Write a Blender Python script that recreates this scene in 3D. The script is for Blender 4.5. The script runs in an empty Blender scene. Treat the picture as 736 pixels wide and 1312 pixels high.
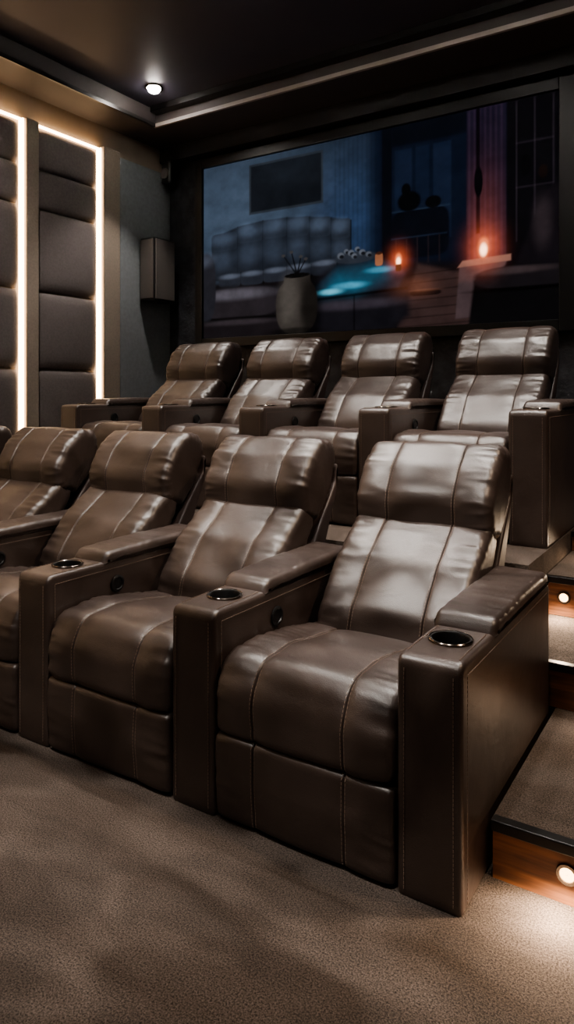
import bpy, math, random
import numpy as np
from mathutils import Vector, noise
random.seed(3)
scene = bpy.context.scene
COL = scene.collection

def lin(c):
    out=[]
    for v in c[:3]:
        v=v/255.0
        out.append(v/12.92 if v<=0.04045 else ((v+0.055)/1.055)**2.4)
    return (out[0],out[1],out[2],1.0)

# ------------------------------------------------------------------ materials
def new_mat(name):
    m=bpy.data.materials.new(name); m.use_nodes=True
    return m, m.node_tree.nodes, m.node_tree.links, m.node_tree.nodes['Principled BSDF']

def surf(name, col, rough=0.6, var=0.12, vscale=6, bscale=200, bstr=0.1, bdist=0.002, metal=0.0, col2=None, spec=0.5, coat=0, detail=4):
    m,n,l,b=new_mat(name)
    tc=n.new('ShaderNodeTexCoord')
    nz=n.new('ShaderNodeTexNoise'); nz.inputs['Scale'].default_value=vscale; nz.inputs['Detail'].default_value=detail
    l.new(tc.outputs['Object'],nz.inputs['Vector'])
    cr=n.new('ShaderNodeValToRGB')
    c=lin(col)
    a=tuple(x*(1-var) for x in c[:3])+(1,)
    d=lin(col2) if col2 else tuple(min(1,x*(1+var)) for x in c[:3])+(1,)
    cr.color_ramp.elements[0].color=a; cr.color_ramp.elements[0].position=0.35
    cr.color_ramp.elements[1].color=d; cr.color_ramp.elements[1].position=0.65
    l.new(nz.outputs['Fac'],cr.inputs['Fac']); l.new(cr.outputs['Color'],b.inputs['Base Color'])
    b.inputs['Roughness'].default_value=rough; b.inputs['Metallic'].default_value=metal
    b.inputs['Specular IOR Level'].default_value=spec
    b.inputs['Coat Weight'].default_value=coat
    if bstr>0:
        n2=n.new('ShaderNodeTexNoise'); n2.inputs['Scale'].default_value=bscale; n2.inputs['Detail'].default_value=3
        l.new(tc.outputs['Object'],n2.inputs['Vector'])
        bp=n.new('ShaderNodeBump'); bp.inputs['Strength'].default_value=bstr; bp.inputs['Distance'].default_value=bdist
        l.new(n2.outputs['Fac'],bp.inputs['Height']); l.new(bp.outputs['Normal'],b.inputs['Normal'])
    return m

def emis(name,col,strength,sample=True):
    m,n,l,b=new_mat(name)
    b.inputs['Base Color'].default_value=lin(col)
    b.inputs['Emission Color'].default_value=lin(col)
    b.inputs['Emission Strength'].default_value=strength
    if not sample: m.cycles.emission_sampling='NONE'
    return m

def leather_mat():
    m,n,l,b=new_mat('brown_leather')
    tc=n.new('ShaderNodeTexCoord')
    nz=n.new('ShaderNodeTexNoise'); nz.inputs['Scale'].default_value=7; nz.inputs['Detail'].default_value=5
    l.new(tc.outputs['Object'],nz.inputs['Vector'])
    cr=n.new('ShaderNodeValToRGB')
    cr.color_ramp.elements[0].position=0.3; cr.color_ramp.elements[0].color=lin((52,42,38))
    cr.color_ramp.elements[1].position=0.7; cr.color_ramp.elements[1].color=lin((62,51,46))
    l.new(nz.outputs['Fac'],cr.inputs['Fac']); l.new(cr.outputs['Color'],b.inputs['Base Color'])
    mr=n.new('ShaderNodeMapRange'); mr.inputs['To Min'].default_value=0.30; mr.inputs['To Max'].default_value=0.42
    l.new(nz.outputs['Fac'],mr.inputs['Value']); l.new(mr.outputs['Result'],b.inputs['Roughness'])
    b.inputs['Specular IOR Level'].default_value=0.75
    v=n.new('ShaderNodeTexVoronoi'); v.inputs['Scale'].default_value=380
    l.new(tc.outputs['Object'],v.inputs['Vector'])
    w=n.new('ShaderNodeTexNoise'); w.inputs['Scale'].default_value=14; w.inputs['Detail'].default_value=6; w.inputs['Distortion'].default_value=0.8
    l.new(tc.outputs['Object'],w.inputs['Vector'])
    b1=n.new('ShaderNodeBump'); b1.inputs['Strength'].default_value=0.15; b1.inputs['Distance'].default_value=0.01
    l.new(w.outputs['Fac'],b1.inputs['Height'])
    b2=n.new('ShaderNodeBump'); b2.inputs['Strength'].default_value=0.28; b2.inputs['Distance'].default_value=0.001
    l.new(v.outputs['Distance'],b2.inputs['Height']); l.new(b1.outputs['Normal'],b2.inputs['Normal'])
    l.new(b2.outputs['Normal'],b.inputs['Normal'])
    return m

def carpet_mat():
    m,n,l,b=new_mat('carpet_pile')
    tc=n.new('ShaderNodeTexCoord')
    g=n.new('ShaderNodeTexNoise'); g.inputs['Scale'].default_value=215; g.inputs['Detail'].default_value=4; g.inputs['Roughness'].default_value=0.9
    l.new(tc.outputs['Object'],g.inputs['Vector'])
    cr=n.new('ShaderNodeValToRGB')
    cr.color_ramp.elements[0].position=0.38; cr.color_ramp.elements[0].color=lin((22,19,17))
    cr.color_ramp.elements[1].position=0.64; cr.color_ramp.elements[1].color=lin((126,112,103))
    l.new(g.outputs['Fac'],cr.inputs['Fac'])
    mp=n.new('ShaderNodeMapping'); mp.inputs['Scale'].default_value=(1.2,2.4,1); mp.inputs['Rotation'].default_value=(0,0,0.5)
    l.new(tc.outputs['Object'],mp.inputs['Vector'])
    dapple=n.new('ShaderNodeTexNoise'); dapple.inputs['Scale'].default_value=1.8; dapple.inputs['Detail'].default_value=3; dapple.inputs['Distortion'].default_value=0.6  # broad dapple: floor light and shade put into the carpet colour
    l.new(mp.outputs['Vector'],dapple.inputs['Vector'])
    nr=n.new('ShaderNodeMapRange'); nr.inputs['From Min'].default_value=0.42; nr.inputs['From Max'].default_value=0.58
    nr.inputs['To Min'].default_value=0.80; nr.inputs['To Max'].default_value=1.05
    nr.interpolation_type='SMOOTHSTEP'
    l.new(dapple.outputs['Fac'],nr.inputs['Value'])
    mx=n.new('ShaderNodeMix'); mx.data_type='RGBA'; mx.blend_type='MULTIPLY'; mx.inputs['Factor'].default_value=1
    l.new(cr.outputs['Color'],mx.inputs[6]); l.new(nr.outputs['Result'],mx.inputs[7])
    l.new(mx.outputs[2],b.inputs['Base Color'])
    b.inputs['Roughness'].default_value=0.95; b.inputs['Specular IOR Level'].default_value=0.1
    b.inputs['Sheen Weight'].default_value=0.03
    bp=n.new('ShaderNodeBump'); bp.inputs['Strength'].default_value=0.9; bp.inputs['Distance'].default_value=0.006
    l.new(g.outputs['Fac'],bp.inputs['Height']); l.new(bp.outputs['Normal'],b.inputs['Normal'])
    return m

def wood_mat():
    m,n,l,b=new_mat('riser_wood')
    tc=n.new('ShaderNodeTexCoord'); mp=n.new('ShaderNodeMapping'); mp.inputs['Scale'].default_value=(1.5,10,22)
    l.new(tc.outputs['Object'],mp.inputs['Vector'])
    nz=n.new('ShaderNodeTexNoise'); nz.inputs['Scale'].default_value=3; nz.inputs['Detail'].default_value=5
    l.new(mp.outputs['Vector'],nz.inputs['Vector'])
    cr=n.new('ShaderNodeValToRGB')
    cr.color_ramp.elements[0].position=0.35; cr.color_ramp.elements[0].color=lin((92,58,38))
    cr.color_ramp.elements[1].position=0.65; cr.color_ramp.elements[1].color=lin((136,90,60))
    l.new(nz.outputs['Fac'],cr.inputs['Fac']); l.new(cr.outputs['Color'],b.inputs['Base Color'])
    b.inputs['Roughness'].default_value=0.6
    return m

M_LEATHER=leather_mat()
M_THREAD=surf('stitch_thread',(118,100,88),0.7,0.05,50,300,0)
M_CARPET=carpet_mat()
M_WOOD=wood_mat()
M_NOSE=surf('black_nosing',(18,16,16),0.35,0.1,20,100,0.05)
M_CEIL=surf('ceiling_paint',(60,58,70),0.55,0.06,3,60,0.03)
M_SOFFIT=surf('soffit_paint',(66,61,60),0.6,0.06,3,60,0.03)
M_TRIM=surf('tray_trim_paint',(150,144,140),0.5,0.05,3,60,0)
M_WALL=surf('wall_dark_paint',(36,35,36),0.7,0.15,5,90,0.15,0.004)
M_STONE=surf('wall_stone_tile',(44,44,48),0.6,0.5,9,40,0.5,0.01)
M_PLASTER=surf('wall_taupe_plaster',(138,124,108),0.8,0.08,3,120,0.1)
M_FABRIC=surf('acoustic_fabric',(96,88,86),0.9,0.10,60,600,0.4,0.002)
M_PILLAR=surf('pillar_fabric',(130,118,105),0.85,0.08,60,500,0.3,0.002)
M_GREYPANEL=surf('grey_wall_panel',(112,115,117),0.7,0.08,30,300,0.15)
M_BLACK=surf('black_plastic',(14,14,15),0.4,0.1,20,100,0.03)
M_SPKR=surf('speaker_cloth',(78,72,68),0.8,0.1,200,800,0.3,0.001)
M_CHROME=surf('dark_chrome',(120,112,105),0.18,0.05,20,100,0,metal=1.0)
M_SHELL=surf('back_shell_leather',(62,50,46),0.45,0.08,8,300,0.1)
M_LED=emis('led_strip_warm',(255,214,168),14)
M_DOWN=emis('downlight_lens',(255,246,236),120,False)
M_STEPLED=emis('step_light_lens',(255,206,150),7,False)

# ------------------------------------------------------------------ mesh helpers
def obj_from(name, verts, faces, mats, midx=None, parent=None, smooth=True, sharp=None):
    me=bpy.data.meshes.new(name); me.from_pydata([tuple(v) for v in verts],[],faces); me.update()
    for m in mats: me.materials.append(m)
    if midx is not None: me.polygons.foreach_set('material_index',midx)
    if smooth: me.polygons.foreach_set('use_smooth',[True]*len(me.polygons))
    if sharp: me.set_sharp_from_angle(angle=math.radians(sharp))
    ob=bpy.data.objects.new(name,me); COL.objects.link(ob)
    if parent: ob.parent=parent
    return ob

def box(name,x0,x1,y0,y1,z0,z1,mat,bev=0.0,parent=None):
    vs=[(x,y,z) for x in (x0,x1) for y in (y0,y1) for z in (z0,z1)]
    fs=[(0,1,3,2),(4,6,7,5),(0,4,5,1),(2,3,7,6),(0,2,6,4),(1,5,7,3)]
    ob=obj_from(name,vs,fs,[mat],parent=parent,smooth=False)
    if bev>0:
        md=ob.modifiers.new('bevel','BEVEL'); md.width=bev; md.segments=3
        ob.data.polygons.foreach_set('use_smooth',[True]*6)
        md.harden_normals=True
    return ob

def fillet(pts,rad,seg=8):
    n=len(pts); out=[]
    for i in range(n):
        p0=np.array(pts[i-1]);p=np.array(pts[i]);p1=np.array(pts[(i+1)%n])
        a=p0-p;b=p1-p;la=np.linalg.norm(a);lb=np.linalg.norm(b);a=a/la;b=b/lb
        r=rad[i] if isinstance(rad,(list,tuple)) else rad
        ang=math.acos(max(-1,min(1,float(a@b))))
        if ang>math.pi-0.02 or r<=0: out.append(p);continue
        t=r/math.tan(ang/2); t=min(t,la*0.48,lb*0.48); 
        s=p+a*t;e=p+b*t
        for k in range(seg+1):
            q=k/seg
            out.append((1-q)**2*s+2*q*(1-q)*p+q*q*e)
    return np.array(out)

def resample(P,N):
    Q=np.vstack([P,P[:1]]); d=np.linalg.norm(np.diff(Q,axis=0),axis=1); s=np.concatenate([[0],np.cumsum(d)])
    t=np.linspace(0,s[-1],N,endpoint=False)
    return np.stack([np.interp(t,s,Q[:,0]),np.interp(t,s,Q[:,1])],1), s[-1]

class Acc:
    def __init__(s): s.v=[];s.f=[];s.m=[]
    def dash(s,p,t,n,ln=0.0075,w=0.0016,h=0.0012,mi=1):
        t=t/np.linalg.norm(t);n=n/np.linalg.norm(n);b=np.cross(t,n)
        base=len(s.v)
        for a in (-1,1):
            for c in (-1,1):
                for e in (-0.5,1):
                    s.v.append(p+t*a*ln/2+b*c*w/2+n*e*h)
        for f in [(0,1,3,2),(4,6,7,5),(0,4,5,1),(2,3,7,6),(0,2,6,4),(1,5,7,3)]:
            s.f.append(tuple(base+i for i in f)); s.m.append(mi)
    def line(s,a,b,n,pitch=0.0115):
        a=np.array(a,float);b=np.array(b,float);n=np.array(n,float);L=np.linalg.norm(b-a);k=int(L/pitch)
        for i in range(k): s.dash(a+(b-a)*(i+0.5)/k,b-a,n)

def cushion(name,pts,rad,w,r_edge,seams=(),puff=0.0,N=120,wr=0.0,edge_wr=0.0,mats=None,parent=None,stitch=True,seed=0,cols=36,sx=0.006):
    """closed yz-profile swept across x with rounded ends, puffed panels, seams and wrinkles"""
    P=fillet(pts,rad); P,L=resample(P,N)
    area=0.5*np.sum(P[:,0]*np.roll(P[:,1],-1)-np.roll(P[:,0],-1)*P[:,1])
    T=np.roll(P,-1,0)-np.roll(P,1,0); T/=np.linalg.norm(T,axis=1)[:,None]
    Nn=np.stack([T[:,1],-T[:,0]],1)*(1 if area>0 else -1)
    for _ in range(3):
        Nn=(np.roll(Nn,1,0)+Nn*2+np.roll(Nn,-1,0)); Nn/=np.linalg.norm(Nn,axis=1)[:,None]
    h=w/2
    xs=set(np.round(np.linspace(-(h-r_edge),h-r_edge,cols),5))
    for k in range(1,8):
        a=math.sin(k/7*math.pi/2)*r_edge
        xs.add(round(h-r_edge+a,5)); xs.add(round(-(h-r_edge+a),5))
    for s in seams:
        for d in (0,0.003,0.007,0.012): xs.add(round(s+d,5)); xs.add(round(s-d,5))
    xs=sorted(xs)
    bnd=[-h]+list(seams)+[h]
    def off(x,i):
        e=abs(x)-(h-r_edge); o=0
        if e>0: o-=r_edge*(1-math.sqrt(max(0,1-min(1,e/r_edge)**2)))
        for a,b in zip(bnd[:-1],bnd[1:]):
            if a<=x<=b:
                q=(x-a)/(b-a); o+=puff*(max(0,4*q*(1-q)))**0.38
        if abs(x) in [round(abs(s),5) for s in seams]: o-=0.002
        if wr: o+=wr*noise.noise(Vector((x*6+seed*7,math.cos(i/N*6.283)*L*1.1,math.sin(i/N*6.283)*L*1.1)))
        if edge_wr:
            ew=max(0,(abs(x)-(h-0.13))/0.13)
            th=i/N*6.2832
            cx=math.cos(th)*L; cy=math.sin(th)*L
            o-=edge_wr*ew*abs(noise.noise(Vector((cx*4+seed,cy*4,x*5+seed))))*1.6
            for sm in seams:
                # puckers running into each seam
                sw=math.exp(-abs(x-sm)/0.030)*min(1,abs(x-sm)/0.006)
                o-=edge_wr*0.45*sw*max(0,noise.noise(Vector((cx*5.5+sm*9,cy*5.5+seed,3.1+abs(x-sm)*4)))+0.1)
        return o
    A=Acc()
    for x in xs:
        for i in range(N):
            o=off(x,i); A.v.append(np.array((x,P[i,0]+Nn[i,0]*o,P[i,1]+Nn[i,1]*o)))
    K=len(xs)
    for c in range(K-1):
        for i in range(N):
            j=(i+1)%N; f=(c*N+i,c*N+j,(c+1)*N+j,(c+1)*N+i)
            A.f.append(f if area<0 else f[::-1]); A.m.append(0)
    f0=tuple(range(N)); f1=tuple((K-1)*N+i for i in range(N))
    A.f.append(f0[::-1] if area<0 else f0); A.f.append(f1 if area<0 else f1[::-1]); A.m+= [0,0]
    if stitch:
        k=int(L/0.0115)
        for s in seams:
            for side in (-sx,sx):
                for q in range(k):
                    fi=q/k*N; i=int(fi)%N; j=(i+1)%N; fr=fi-int(fi)
                    p=P[i]*(1-fr)+P[j]*fr; nn=Nn[i]*(1-fr)+Nn[j]*fr; o=off(s+side,i)*(1-fr)+off(s+side,j)*fr
                    A.dash(np.array((s+side,p[0]+nn[0]*o,p[1]+nn[1]*o)),np.array((0,T[i,0],T[i,1])),np.array((0,nn[0],nn[1])))
    return obj_from(name,A.v,A.f,mats or [M_LEATHER,M_THREAD],A.m,parent=parent,sharp=50)

def lathe(name,prof,seg,mat,loc=(0,0,0),axis='Z',parent=None,cap=True):
    vs=[];fs=[]
    for r,z in prof:
        for k in range(seg):
            a=2*math.pi*k/seg
            if axis=='Z': v=(r*math.cos(a),r*math.sin(a),z)
            elif axis=='X': v=(z,r*math.cos(a),r*math.sin(a))
            else: v=(r*math.cos(a),-z,r*math.sin(a))
            vs.append((v[0]+loc[0],v[1]+loc[1],v[2]+loc[2]))
    n=len(prof)
    for i in range(n-1):
        for k in range(seg):
            j=(k+1)%seg; fs.append((i*seg+k,i*seg+j,(i+1)*seg+j,(i+1)*seg+k))
    if cap:
        fs.append(tuple(range(seg))[::-1]); fs.append(tuple((n-1)*seg+k for k in range(seg)))
    ob=obj_from(name,vs,fs,[mat],parent=parent,sharp=40)
    return ob

# ------------------------------------------------------------------ recliner template parts
AH=0.625; AW=0.176; CUPY=0.165
def make_arm():
    arm=cushion('arm_body',[(0,0.002),(0,AH),(0.955,AH),(0.955,0.002)],[0.004,0.028,0.04,0.004],AW,0.014,(),0.003,N=220,stitch=False,cols=10,wr=0.002)
    cut=lathe('cutter',[(0.051,-0.085),(0.051,0.05)],48,M_BLACK,(0,CUPY,AH))
    md=arm.modifiers.new('b','BOOLEAN'); md.object=cut; md.operation='DIFFERENCE'; md.solver='EXACT'
    dg=bpy.context.evaluated_depsgraph_get()
    me=bpy.data.meshes.new_from_object(arm.evaluated_get(dg))
    arm.modifiers.clear(); bpy.data.objects.remove(cut)
    arm.data=me
    me.set_sharp_from_angle(angle=math.radians(50))
    return arm
arm_t=make_arm()
pad_t=cushion('arm_pad',[(0.262,AH-0.012),(0.292,AH+0.036),(0.50,AH+0.046),(0.90,AH+0.044),(0.945,AH-0.012)],[0.008,0.022,0.2,0.03,0.01],0.188,0.022,(),0.004,N=140,stitch=False,cols=18,wr=0.004,edge_wr=0.004)
A=Acc(); hw=AW/2+0.0032
for sgn in (-1,1):
    A.line((sgn*hw,0.03,0.02),(sgn*hw,0.03,AH-0.03),(sgn,0,0))
    A.line((sgn*hw,0.03,AH-0.03),(sgn*hw,0.25,AH-0.03),(sgn,0,0))
    A.line((sgn*hw,0.25,AH-0.03),(sgn*hw,0.94,AH-0.03),(sgn,0,0))
    A.line((sgn*(AW/2-0.022),-0.0036,0.02),(sgn*(AW/2-0.022),-0.0036,AH-0.03),(0,-1,0))
    A.line((sgn*(AW/2-0.018),0.03,AH+0.0036),(sgn*(AW/2-0.018),0.26,AH+0.0036),(0,0,1))
stitch_t=obj_from('arm_stitching',A.v,A.f,[M_THREAD],[0]*len(A.f),smooth=False)
cup_t=lathe('cup_holder',[(0.001,-0.080),(0.049,-0.080),(0.049,0.001),(0.0515,0.006),(0.056,0.0065),(0.0585,0.003),(0.058,-0.002)],48,M_BLACK,(0,CUPY,AH+0.0025),cap=False)
cupring_t=lathe('cup_holder_rim',[(0.0565,0.0070),(0.0585,0.0085),(0.061,0.006),(0.061,0.0)],48,M_CHROME,(0,CUPY,AH+0.002),cap=False)
btn_t=lathe('recline_button',[(0.034,0.0),(0.034,0.005),(0.030,0.008),(0.024,0.008),(0.022,0.004),(0.001,0.004)],40,M_BLACK,(AW/2+0.0035,0.34,0.53),axis='X',cap=False)

SE=(-0.15,0.15)
def make_seat(v):
    return cushion('seat_cushion',[(0.60,0.44),(0.40,0.475),(0.20,0.505),(0.035,0.495),(-0.012,0.40),(-0.006,0.272),(0.60,0.27)],
        [0.05,0.15,0.2,0.085,0.12,0.03,0.05],0.594,0.026,SE,0.011,N=200,wr=0.006,edge_wr=0.008,seed=v)
def make_foot(v):
    return cushion('footrest_panel',[(0.06,0.264),(-0.006,0.264),(-0.010,0.15),(0.000,0.014),(0.07,0.014)],[0.02,0.022,0.2,0.018,0.02],0.594,0.014,SE,0.008,N=110,wr=0.004,edge_wr=0.005,seed=v+3)
SB=(-0.134,0.134)
def make_back(v):
    return cushion('lumbar_cushion',[(0.505,0.40),(0.545,0.53),(0.675,0.685),(0.865,0.825),(0.96,0.76),(0.70,0.38),(0.62,0.33)],[0.04,0.15,0.2,0.05,0.05,0.1,0.05],0.556,0.035,SB,0.009,N=170,wr=0.007,edge_wr=0.009,seed=v+5)
def make_head(v):
    return cushion('headrest',[(0.850,0.775),(0.832,0.90),(0.900,1.018),(1.00,1.098),(1.11,1.088),(1.135,1.00),(1.08,0.86),(0.97,0.75)],[0.055,0.10,0.12,0.07,0.06,0.08,0.1,0.04],0.556,0.036,SB,0.010,N=190,wr=0.006,edge_wr=0.009,seed=v+9)
seats=[make_seat(i) for i in (0,1,2)]; feet=[make_foot(i) for i in (0,1)]
backs=[make_back(i) for i in (0,1,2)]; heads=[make_head(i) for i in (0,1,2)]
shell_t=cushion('back_shell',[(0.66,0.30),(0.78,0.42),(1.00,0.74),(1.13,0.90),(1.140,0.98),(1.152,0.98),(1.145,0.86),(1.03,0.62),(0.88,0.20),(0.70,0.20)],0.03,0.540,0.012,(),0.0,N=120,stitch=False,cols=6,mats=[M_SHELL])
base_t=box('chair_base',-0.27,0.27,0.10,0.88,0.002,0.26,M_BLACK,0.01)
templates=[arm_t,pad_t,stitch_t,cup_t,cupring_t,btn_t,shell_t,base_t]+seats+feet+backs+heads

def inst(t,name,parent,loc=(0,0,0)):
    o=bpy.data.objects.new(name,t.data); COL.objects.link(o); o.parent=parent; o.location=loc
    for md in t.modifiers:
        m=o.modifiers.new(md.name,md.type)
        if md.type=='BEVEL': m.width=md.width; m.segments=md.segments
    return o
def recliner(x,y,z,right_arm,k):
    e=bpy.data.objects.new('recliner_chair',None); e.empty_display_size=0.2; COL.objects.link(e); e.location=(x,y,z)
    inst(seats[k%3],'seat_cushion',e); inst(feet[k%2],'footrest_panel',e)
    bx=0.026 if right_arm else 0.014
    inst(backs[(k+1)%3],'lumbar_cushion',e,(bx-0.004,0,0)); inst(heads[k%3],'headrest',e,(bx,0,0))
    inst(shell_t,'back_shell',e,(bx,0,0)); inst(base_t,'chair_base',e)
    for side in ([-1,1] if right_arm else [-1]):
        lx=side*0.39
        inst(arm_t,'arm_body',e,(lx,0,0)); inst(pad_t,'arm_pad',e,(lx,0,0)); inst(stitch_t,'arm_stitching',e,(lx,0,0))
        inst(cup_t,'cup_holder',e,(lx,0,0)); inst(cupring_t,'cup_holder_rim',e,(lx,0,0))
        if side==-1: inst(btn_t,'recline_button',e,(lx,0,0))
    return e
for k in range(5): recliner(-1.051-0.78*k,1.695,0.0,k==0,k)
PZ=0.60
for k in range(4): recliner(-1.20-0.78*k,3.30,PZ,k==0,k+1)
for t in templates: bpy.data.objects.remove(t)

# ------------------------------------------------------------------ room
XL,XR,YF,YB=-4.79,1.45,-2.2,5.24
ZS,ZC=3.70,3.86
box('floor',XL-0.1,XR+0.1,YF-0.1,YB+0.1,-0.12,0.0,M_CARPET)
box('wall_left',XL-0.12,XL,YF,YB,0,4.0,M_PLASTER)
box('wall_right',XR,XR+0.12,YF,YB,0,4.0,M_WALL)
box('wall_back',XL-0.12,XR+0.12,YB,YB+0.12,0,4.0,M_STONE)
box('wall_front',XL-0.12,XR+0.12,YF-0.12,YF,0,4.0,M_WALL)
box('ceiling',XL,XR,YF,YB,ZC,4.0,M_CEIL)
box('ceiling_soffit_left',XL,-4.42,YF,YB,ZS,ZC,M_SOFFIT)
box('ceiling_soffit_back',-4.42,XR,4.69,YB,ZS,ZC,M_SOFFIT)
box('trim_1',-4.42,XR,4.665,4.69,ZS-0.004,ZS+0.028,M_TRIM)
box('trim_2',-4.42,-4.40,YF,4.665,ZS-0.004,ZS+0.028,M_NOSE)
box('trim_3',-4.40,XR,4.60,4.69,ZC-0.05,ZC,M_NOSE)
box('trim_4',XL+0.02,XR,YB-0.12,YB,ZS-0.14,ZS,M_WALL)

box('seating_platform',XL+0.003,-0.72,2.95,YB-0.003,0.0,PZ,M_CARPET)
def step(i,x0,y0,y1,z,zprev,lx):
    e=bpy.data.objects.new('carpeted_step',None); COL.objects.link(e); e.location=(0,0,0)
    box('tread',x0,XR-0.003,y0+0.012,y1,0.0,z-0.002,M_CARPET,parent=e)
    box('riser',x0,XR-0.003,y0,y0+0.012,zprev,z-0.03,M_WOOD,parent=e)
    box('nosing',x0,XR-0.003,y0-0.022,y0+0.012,z-0.028,z+0.002,M_NOSE,0.004,parent=e)
    zc=(zprev+z-0.03)/2+0.01
    for xx in lx:
        f=bpy.data.objects.new('step_light',None); COL.objects.link(f)
        lathe('light_ring',[(0.017,0.0),(0.019,0.006),(0.026,0.006),(0.028,0.0)],32,M_CHROME,(xx,y0,zc),axis='Y',parent=f,cap=False)
        lathe('light_lens',[(0.018,0.0),(0.018,0.003),(0.001,0.003)],32,M_STEPLED,(xx,y0,zc),axis='Y',parent=f,cap=False)
        ld=bpy.data.lights.new('step_lamp','SPOT'); ld.energy=14 if i==1 else 10; ld.color=(1,0.76,0.53); ld.spot_size=math.radians(170); ld.spot_blend=0.5; ld.shadow_soft_size=0.02
        lo=bpy.data.objects.new('step_lamp',ld); COL.objects.link(lo); lo.parent=f; lo.location=(xx,y0-0.07,zc+0.01)
        lo.rotation_euler=(math.radians(-28),0,0)
step(1,-0.555,1.89,2.67,0.165,0.0,[-0.365,0.5])
step(2,-0.715,2.67,3.24,0.33,0.165,[-0.2])
step(3,-0.715,3.24,3.82,0.50,0.33,[-0.640])
step(4,-0.715,3.82,YB-0.003,PZ,0.50,[-0.45])

# ---- acoustic wall
def padded(A,y0,y1,z0,z1,x,dep):
    base=len(A.v); 
    g=[-1,-0.985,-0.95,-0.88,-0.75,-0.5,-0.2,0.2,0.5,0.75,0.88,0.95,0.985,1]
    for a in g:
        for b in g:
            hgt=dep*(1-0.55*((abs(a))**10+(abs(b))**10)) if max(abs(a),abs(b))<1 else 0.0
            hgt=hgt+0.012*(1-a*a)*(1-b*b) if hgt>0 else 0
            A.v.append((x+hgt,(y0+y1)/2+a*(y1-y0)/2,(z0+z1)/2+b*(z1-z0)/2))
    m=len(g)
    for i in range(m-1):
        for j in range(m-1):
            A.f.append((base+i*m+j,base+(i+1)*m+j,base+(i+1)*m+j+1,base+i*m+j+1)); A.m.append(0)
def column(y0,y1):
    A=Acc(); zz=[0.64,0.85,1.50,2.13,2.80,3.12,3.45] if y1>2.95 else [0.1,0.5,0.85,1.50,2.13,2.80,3.12,3.45]
    for a,b in zip(zz[:-1],zz[1:]): padded(A,y0,y1,a+0.004,b-0.004,XL+0.001,0.055)
    obj_from('acoustic_panel',A.v,A.f,[M_FABRIC],A.m,sharp=60)
def led(y0,y1,z0,z1):
    box('led_strip',XL+0.001,XL+0.050,y0,y1,z0,z1,M_LED)
column(3.685,4.305); led(4.327,4.342,0.62,3.476); led(3.685,4.318,3.467,3.471)
box('wall_pillar',XL+0.001,XL+0.06,4.36,4.56,0.602,3.50,M_PILLAR,0.01)
y=3.505
while y>-1.6:
    column(y-0.62,y); led(y+0.021,y+0.036,0.62 if y>3 else 0.1,3.476); led(y-0.62,y+0.012,3.467,3.471)
    box('wall_pillar',XL+0.001,XL+0.06,y+0.052,y+0.172,0.602 if y>2.8 else 0.002,3.49,M_PILLAR,0.01)
    y-=0.82
box('grey_wall_panel',XL+0.001,XL+0.05,4.57,YB-0.002,PZ+0.002,3.46,M_GREYPANEL,0.006)
e=bpy.data.objects.new('wall_speaker',None); COL.objects.link(e)
box('speaker_cabinet',XL+0.07,XL+0.25,4.80,5.08,2.17,2.76,M_BLACK,0.012,parent=e)
box('speaker_grille',XL+0.25,XL+0.262,4.812,5.068,2.185,2.745,M_SPKR,0.008,parent=e)
box('speaker_grille_side',XL+0.08,XL+0.24,4.79,4.80,2.19,2.74,M_SPKR,0.004,parent=e)
box('speaker_bracket',XL+0.05,XL+0.07,4.88,5.0,2.35,2.55,M_BLACK,0.004,parent=e)
e=bpy.data.objects.new('satellite_speaker',None); COL.objects.link(e)
box('satellite_bracket',XL+0.05,XL+0.12,5.10,5.14,3.40,3.44,M_BLACK,0.003,parent=e)
box('satellite_body',XL+0.10,XL+0.22,5.04,5.17,3.32,3.54,M_BLACK,0.03,parent=e)
lathe('satellite_cone',[(0.05,0.0),(0.05,0.006),(0.03,0.004),(0.001,0.01)],32,M_SPKR,(XL+0.16,5.04,3.42),axis='Y',parent=e,cap=False)

# ---- projection screen, film frame stored per vertex in screen-local u,v
SX0,SX1,SZ0,SZ1,SY=-4.272,-1.052,1.825,3.435,5.19
NU,NV=480,240
U,V=np.meshgrid(np.linspace(0,1,NU),np.linspace(0,1,NV),indexing='ij')
img=np.zeros((NU,NV,3))
rs=np.random.RandomState(5)
def smooth_noise(cu,cv):
    g=rs.rand(cu+2,cv+2); x=U*cu; y=V*cv; i=x.astype(int); j=y.astype(int); fx=x-i; fy=y-j
    fx=fx*fx*(3-2*fx); fy=fy*fy*(3-2*fy)
    return (g[i,j]*(1-fx)*(1-fy)+g[i+1,j]*fx*(1-fy)+g[i,j+1]*(1-fx)*fy+g[i+1,j+1]*fx*fy)-0.5
def L3(c): return np.array(lin(c)[:3])
def ss(x): x=np.clip(x,0,1); return x*x*(3-2*x)
def paint(mask,c,a=1.0):
    global img
    m=(mask*a)[...,None]; img=img*(1-m)+L3(c)*m
def add(mask,c,a=1.0):
    global img
    img=img+(mask*a)[...,None]*L3(c)
def shade(mask,f):
    global img
    img=img*(1+(f-1)*mask[...,None])
def poly(pts,soft=0.006):
    P=[(p[0]*2,p[1]) for p in pts]; x=U*2;y=V
    area=sum(P[i][0]*P[(i+1)%len(P)][1]-P[(i+1)%len(P)][0]*P[i][1] for i in range(len(P)))
    sg=1 if area>0 else -1; d=np.full(U.shape,9.0)
    for i in range(len(P)):
        a=P[i];b=P[(i+1)%len(P)];ex,ey=b[0]-a[0],b[1]-a[1];l=math.hypot(ex,ey)
        d=np.minimum(d,sg*((ex*(y-a[1])-ey*(x-a[0]))/l))
    return ss(d/soft+0.5)
def rect(a,b,c,d,soft=0.006): return poly([(a,b),(c,b),(c,d),(a,d)],soft)
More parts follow.
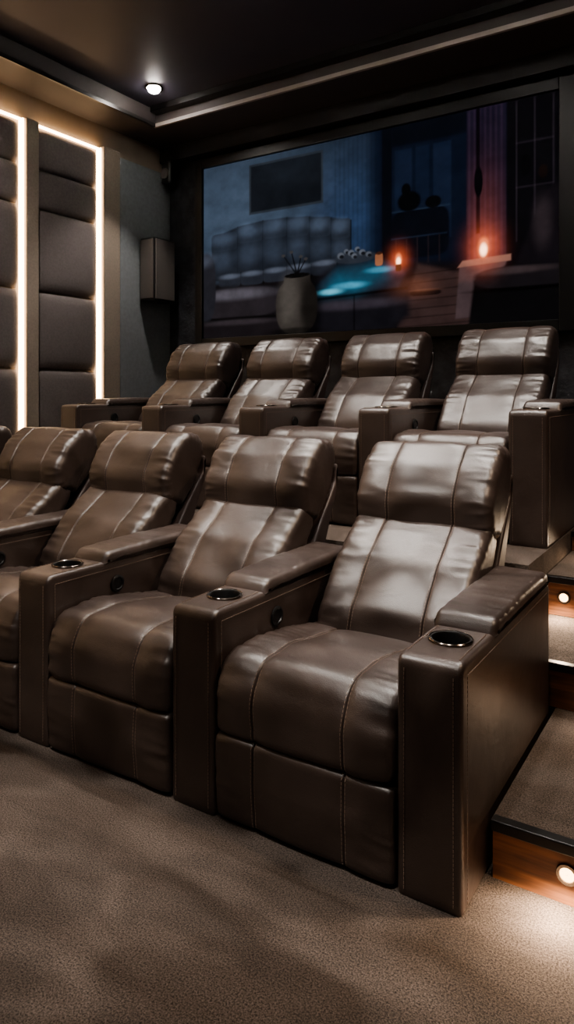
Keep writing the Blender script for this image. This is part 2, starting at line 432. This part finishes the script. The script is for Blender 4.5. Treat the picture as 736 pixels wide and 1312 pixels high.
def ell(cu,cv,ru,rv,soft=0.15):
    r=np.sqrt(((U-cu)/ru)**2+((V-cv)/rv)**2); return ss((1-r)/soft+0.5)
def rrect(cu,cv,ru,rv,soft=0.1,p=4):
    r=(np.abs((U-cu)/ru)**p+np.abs((V-cv)/rv)**p)**(1/p); return ss((1-r)/soft+0.5)
def glow(cu,cv,ru,rv): return np.exp(-(((U-cu)/ru)**2+((V-cv)/rv)**2))
img[:]=L3((56,66,80))
img*= (0.22+0.85*np.exp(-((U-0.10)/0.34)**2))[...,None]
img*= (0.50+0.65*np.exp(-((V-0.72)/0.38)**2))[...,None]
add(glow(0.50,0.55,0.12,0.35),(18,40,72),0.7)
paint(rect(0.545,0.2,1.05,1.05,0.10),(11,18,32),0.9)
for k in range(12): shade(rect(0.44+k*0.013,0.30,0.444+k*0.013,1.05,0.012),0.82)
paint(rect(0.575,0.28,0.602,1.05,0.010),(7,10,17)); paint(rect(0.602,0.90,0.80,1.05,0.02),(8,12,20))
for a,b,c in ((0.61,0.655,0.7),(0.665,0.70,0.5),(0.71,0.755,0.9)): add(rect(a,0.42,b,0.88,0.012)*(0.4+V*0.6),(24,32,50),c*0.6)
paint(rect(0.165,0.685,0.405,0.965,0.007),(42,47,54)); paint(rect(0.171,0.698,0.399,0.953,0.006),(19,22,27))
add(rect(0.171,0.698,0.399,0.953,0.02)*(0.5+smooth_noise(7,8)),(22,26,32),0.6)
paint(poly([(0.0,-0.1),(1.1,-0.1),(1.1,0.22),(0.6,0.34),(0.4,0.36),(-0.1,0.3)],0.05),(20,17,20))
paint(poly([(0.60,-0.1),(0.82,-0.1),(0.79,0.24),(0.67,0.31)],0.03),(52,39,38))
for k in range(7): shade(poly([(0.61,0.00+k*0.042),(0.80,0.012+k*0.042),(0.80,0.018+k*0.042),(0.61,0.006+k*0.042)],0.006),0.55)
# sectional sofa back: smooth tall cushions, one headrest crease
edges=[0.030,0.125,0.212,0.292,0.364,0.430,0.488]
tops=[0.585,0.628,0.642,0.638,0.622,0.600,0.572]
for a,b,t0,t1 in zip(edges[:-1],edges[1:],tops[:-1],tops[1:]):
    bt=0.35
    paint(poly([(a,bt-0.02),(b,bt-0.02),(b,t1),(a,t0)],0.014),(31,35,43))
    m=(a+b)/2; w=(b-a)/2; t=(t0+t1)/2
    for lo,hi_,c,hl in ((t-0.105,t-0.002,(37,42,51),0.55),(bt,t-0.112,(31,35,43),0.32)):
        paint(rrect(m,(lo+hi_)/2,w*1.0,(hi_-lo)/2,0.18,6),c)
        add(ell(m-w*0.15,hi_-(hi_-lo)*0.32,w*0.80,(hi_-lo)*0.34,1.5),(66,76,92),hl)
    shade(rect(b-0.0020,bt-0.02,b+0.0020,t1,0.006),0.40)
for k in range(5):
    a=0.06+k*0.078; paint(rrect(a+0.036,0.325+0.004*k,0.040,0.040,0.15,4),(37,40,48)); add(ell(a+0.036,0.350+0.004*k,0.032,0.014,1.3),(84,90,102),0.6)
    shade(rect(a+0.074,0.285,a+0.077,0.37,0.006),0.3)
paint(poly([(-0.1,-0.1),(0.31,-0.1),(0.33,0.18),(0.27,0.285),(0.05,0.30),(-0.1,0.32)],0.03),(21,19,22))
paint(rrect(0.125,0.195,0.150,0.085,0.12,3.2),(38,34,38)); add(ell(0.11,0.245,0.12,0.030,1.3),(86,84,92),0.6)
shade(ell(0.125,0.105,0.16,0.012,1.0),0.3)
paint(rrect(0.135,0.045,0.155,0.055,0.12,3),(25,21,24)); add(ell(0.12,0.085,0.12,0.016,1.3),(60,54,58),0.5)
paint(rrect(0.0,0.30,0.045,0.20,0.15,3),(34,34,40)); add(ell(0.0,0.46,0.04,0.04,1.3),(70,76,88),0.5)
# ottoman with blue sheen
paint(poly([(0.335,-0.02),(0.60,0.0),(0.648,0.06),(0.650,0.24),(0.60,0.335),(0.44,0.345),(0.335,0.25)],0.05),(22,21,26))
paint(poly([(0.345,0.19),(0.62,0.205),(0.640,0.27),(0.595,0.335),(0.45,0.345)],0.03),(27,35,46))
add(poly([(0.385,0.19),(0.50,0.19),(0.60,0.285),(0.555,0.325),(0.45,0.30)],0.12)*(0.75+smooth_noise(18,14)),(34,84,104),0.65)
add(ell(0.425,0.210,0.035,0.014,1.3),(110,190,210),0.6); add(ell(0.485,0.235,0.045,0.016,1.3),(80,160,185),0.5); add(ell(0.57,0.300,0.035,0.014,1.3),(80,150,175),0.5)
shade(poly([(0.34,0.165),(0.645,0.190),(0.645,0.203),(0.34,0.178)],0.010),0.3)
add(ell(0.49,0.135,0.13,0.025,1.3),(60,54,62),0.6); shade(rect(0.495,0.0,0.499,0.18,0.008),0.4)
paint(ell(0.50,0.375,0.060,0.030,0.25),(44,48,56))
for cu,cv,r in ((0.458,0.392,0.010),(0.474,0.412,0.007),(0.488,0.402,0.009),(0.506,0.418,0.007),(0.520,0.398,0.009),(0.538,0.385,0.008),(0.497,0.384,0.008)):
    paint(ell(cu,cv,r,r*1.7,0.5),(80,84,92)); paint(ell(cu+0.003,cv-0.006,r*0.7,r*1.0,0.6),(24,25,30))
paint(rrect(0.567,0.352,0.011,0.032,0.2,4),(140,92,68)); paint(ell(0.567,0.383,0.010,0.007,0.4),(60,34,24))
# stone pot with twigs
paint(rrect(0.322,0.150,0.066,0.150,0.06,2.6),(50,46,43)); paint(poly([(0.276,0.22),(0.372,0.22),(0.364,0.318),(0.284,0.318)],0.012),(52,48,45))
add(ell(0.297,0.18,0.030,0.13,1.3),(78,74,70),0.5); shade(ell(0.368,0.14,0.030,0.18,0.9),0.35)
paint(ell(0.324,0.316,0.040,0.013,0.2),(12,11,12)); shade(ell(0.322,0.016,0.08,0.018,0.8),0.4)
for x1,y1 in ((0.280,0.43),(0.306,0.445),(0.336,0.415),(0.352,0.40)): paint(poly([(0.322,0.316),(0.327,0.316),(x1+0.002,y1),(x1-0.001,y1)],0.006),(12,11,13)); paint(ell(x1,y1,0.006,0.008,0.6),(58,56,56))
paint(rrect(0.675,0.46,0.075,0.12,0.1,5),(9,12,20)); paint(rect(0.602,0.572,0.752,0.580,0.006),(32,42,58)); paint(rect(0.60,0.44,0.745,0.447,0.006),(26,34,48))
paint(ell(0.648,0.62,0.030,0.05,0.3),(5,6,9)); paint(ell(0.640,0.68,0.012,0.03,0.4),(5,6,9)); paint(ell(0.710,0.60,0.020,0.03,0.3),(6,7,10))
for k in range(5): paint(rect(0.612+k*0.028,0.31,0.615+k*0.028,0.44,0.005),(34,27,31))
paint(rect(0.792,0.28,0.885,1.05,0.012),(26,22,36))
for k in range(7): add(rect(0.796+k*0.0125,0.28,0.801+k*0.0125,1.05,0.008),(40,27,38),0.5)
add(glow(0.835,0.42,0.040,0.24)*rect(0.792,0.28,0.885,1.05,0.012),(140,72,52),0.36)
shade(rect(0.815,0.42,0.824,1.05,0.008),0.25); paint(ell(0.820,0.66,0.010,0.07,0.3),(7,6,10))
paint(rect(0.885,-0.1,1.1,1.1,0.012),(11,10,14))
for a in (0.905,0.945,0.985): add(rect(a,0.36,a+0.004,1.0,0.006),(40,34,40),0.6)
for bb in (0.80,0.60): add(rect(0.905,bb,0.988,bb+0.008,0.006),(40,34,40),0.5)
paint(ell(0.927,0.70,0.012,0.05,0.3),(6,6,8)); paint(ell(0.965,0.66,0.010,0.03,0.3),(22,14,12))
paint(poly([(0.765,0.03),(0.845,0.04),(0.885,0.28),(0.775,0.275)],0.010),(66,54,56)); add(poly([(0.770,0.20),(0.87,0.21),(0.885,0.28),(0.775,0.275)],0.03),(60,34,26),0.5)
paint(poly([(0.770,0.27),(0.895,0.28),(0.895,0.31),(0.782,0.30)],0.008),(120,88,78))
paint(poly([(0.79,-0.1),(1.1,-0.1),(1.1,0.30),(0.90,0.27),(0.81,0.20)],0.02),(11,10,12))
paint(rrect(0.925,0.205,0.115,0.050,0.15,3),(25,22,25)); add(ell(0.90,0.235,0.08,0.016,1.3),(70,58,58),0.5); shade(ell(0.92,0.15,0.12,0.010,0.9),0.3)
paint(poly([(0.905,0.26),(0.955,0.52),(0.985,0.60),(1.1,0.60),(1.1,0.24)],0.02),(19,16,20)); add(ell(0.963,0.44,0.020,0.11,1.3),(50,42,44),0.5)
paint(rrect(0.690,0.165,0.040,0.014,0.2,3),(14,12,15)); add(ell(0.69,0.178,0.035,0.006,1.2),(90,60,46),0.5)
for fu,fv,s in ((0.832,0.350,1.0),(0.620,0.338,0.70)):
    add(glow(fu,fv,0.034*s,0.085*s),(230,110,70),0.55)
    paint(ell(fu,fv,0.012*s,0.044*s,0.9),(255,140,90)); add(ell(fu,fv-0.008,0.008*s,0.028*s,0.9),(255,225,190),1.6)
paint(rrect(0.620,0.300,0.008,0.018,0.3,4),(110,60,40))
add(glow(0.655,0.20,0.05,0.05),(120,72,50),0.5)
mot=1+0.30*smooth_noise(26,16)+0.18*smooth_noise(70,44)+0.08*smooth_noise(180,100)
img=np.clip(img*mot[...,None],0,3)
verts=[(SX0+(SX1-SX0)*i/(NU-1),SY,SZ0+(SZ1-SZ0)*j/(NV-1)) for i in range(NU) for j in range(NV)]
faces=[(i*NV+j,(i+1)*NV+j,(i+1)*NV+j+1,i*NV+j+1) for i in range(NU-1) for j in range(NV-1)]
m,n,l,b=new_mat('screen_picture')
at=n.new('ShaderNodeAttribute'); at.attribute_name='film'
b.inputs['Base Color'].default_value=(0.004,0.004,0.004,1); b.inputs['Roughness'].default_value=0.9; b.inputs['Specular IOR Level'].default_value=0.05
l.new(at.outputs['Color'],b.inputs['Emission Color']); b.inputs['Emission Strength'].default_value=1.25
m.cycles.emission_sampling='NONE'
e=bpy.data.objects.new('projection_screen',None); COL.objects.link(e)
so=obj_from('screen_surface',verts,faces,[m],parent=e,smooth=False)
ca=so.data.color_attributes.new('film','FLOAT_COLOR','POINT')
rgba=np.concatenate([img.reshape(-1,3),np.ones((NU*NV,1))],1).astype(np.float32)
ca.data.foreach_set('color',rgba.ravel())
bw=0.085
box('screen_backing',SX0-bw,SX1+0.14,SY+0.004,YB-0.001,SZ0-bw,SZ1+bw,M_BLACK,parent=e)
box('frame_left',SX0-bw,SX0,SY-0.03,SY+0.004,SZ0-bw,SZ1+bw,M_BLACK,0.005,parent=e)
box('frame_right',SX1,SX1+0.14,SY-0.03,SY+0.004,SZ0-bw,SZ1+bw,M_BLACK,0.005,parent=e)
box('frame_top',SX0,SX1,SY-0.03,SY+0.004,SZ1,SZ1+bw,M_BLACK,0.005,parent=e)
box('frame_bottom',SX0,SX1,SY-0.03,SY+0.004,SZ0-bw,SZ0,M_BLACK,0.005,parent=e)

# ------------------------------------------------------------------ lights
def downlight_or_fill(x,y,power,size=80,blend=0.5,tilt=(0,0),col=(1,0.94,0.87),soft=0.05,gobo=0):  # real downlights and added unseen fill spots share this fixture
    e=bpy.data.objects.new('ceiling_downlight_or_fill',None); COL.objects.link(e); e.location=(x,y,ZC)
    lathe('trim_ring',[(0.056,-0.001),(0.060,-0.012),(0.074,-0.012),(0.078,-0.001)],36,M_CHROME,axis='Z',parent=e,cap=False)
    lathe('lens',[(0.056,-0.001),(0.054,-0.016),(0.046,-0.032),(0.030,-0.044),(0.012,-0.049),(0.001,-0.050)],32,M_DOWN,axis='Z',parent=e,cap=False)
    ld=bpy.data.lights.new('lamp','SPOT'); ld.energy=power; ld.color=col; ld.spot_size=math.radians(size); ld.spot_blend=blend; ld.shadow_soft_size=soft
    if gobo:   # noise gobo added to break the beam into uneven floor pools
        ld.use_nodes=True; nt=ld.node_tree; em=nt.nodes['Emission']
        tc=nt.nodes.new('ShaderNodeTexCoord'); mp=nt.nodes.new('ShaderNodeMapping'); mp.inputs['Scale'].default_value=(1.0,2.4,1); mp.inputs['Location'].default_value=(gobo*1.7,gobo*3.1,0); mp.inputs['Rotation'].default_value=(0,0,0.6)
        nz=nt.nodes.new('ShaderNodeTexNoise'); nz.inputs['Scale'].default_value=6.8; nz.inputs['Detail'].default_value=2; nz.inputs['Distortion'].default_value=0.9
        mr=nt.nodes.new('ShaderNodeMapRange'); mr.inputs['From Min'].default_value=0.46; mr.inputs['From Max'].default_value=0.56; mr.inputs['To Min'].default_value=0.16; mr.inputs['To Max'].default_value=1.7; mr.interpolation_type='SMOOTHSTEP'
        nt.links.new(tc.outputs['Normal'],mp.inputs['Vector']); nt.links.new(mp.outputs['Vector'],nz.inputs['Vector']); nt.links.new(nz.outputs['Fac'],mr.inputs['Value']); nt.links.new(mr.outputs['Result'],em.inputs['Strength'])
    o=bpy.data.objects.new('lamp',ld); COL.objects.link(o); o.parent=e; o.location=(0,0,-0.09-soft); o.rotation_euler=(math.radians(tilt[0]),math.radians(tilt[1]),0)
downlight_or_fill(-4.1,4.33,110)
for x in (-3.3,-2.1,-0.9): downlight_or_fill(x,2.5,150,62,0.5,(5,0))
for x in (-2.6,-1.4,-0.3): downlight_or_fill(x,3.75 if x>-2 else 3.4,150)
downlight_or_fill(-3.6,2.2,110,90,0.7,(10,38))  # unseen wall-wash fill, added to brighten the acoustic panels
downlight_or_fill(-2.2,0.5,215,92,0.5,(6,0),gobo=1,soft=0.02)  # unseen patterned spot, added to dapple the front floor
downlight_or_fill(-0.5,0.45,205,92,0.5,(6,0),gobo=2,soft=0.02)  # second added unseen spot for the floor dapple
downlight_or_fill(1.15,2.1,210,70,0.6,(0,32),col=(1,0.74,0.52))  # unseen warm fill, added to light the outer arm face and steps
downlight_or_fill(-0.9,-1.2,40,90,0.8,(28,10),soft=0.10)  # unseen soft fill, added behind the camera for the chair fronts

w=bpy.data.worlds.new('world'); scene.world=w; w.use_nodes=True
w.node_tree.nodes['Background'].inputs['Color'].default_value=(0.02,0.018,0.016,1)
scene.view_settings.look='AgX - Medium High Contrast'

# ------------------------------------------------------------------ camera
cd=bpy.data.cameras.new('camera'); cam=bpy.data.objects.new('camera',cd); COL.objects.link(cam)
cam.location=(0,0,1.30); cam.rotation_euler=(math.radians(90),0,math.radians(32.7))
cd.sensor_fit='VERTICAL'; cd.sensor_height=24; cd.lens=24*900/1312; cd.shift_y=-151/1312
cd.clip_start=0.05
scene.camera=cam
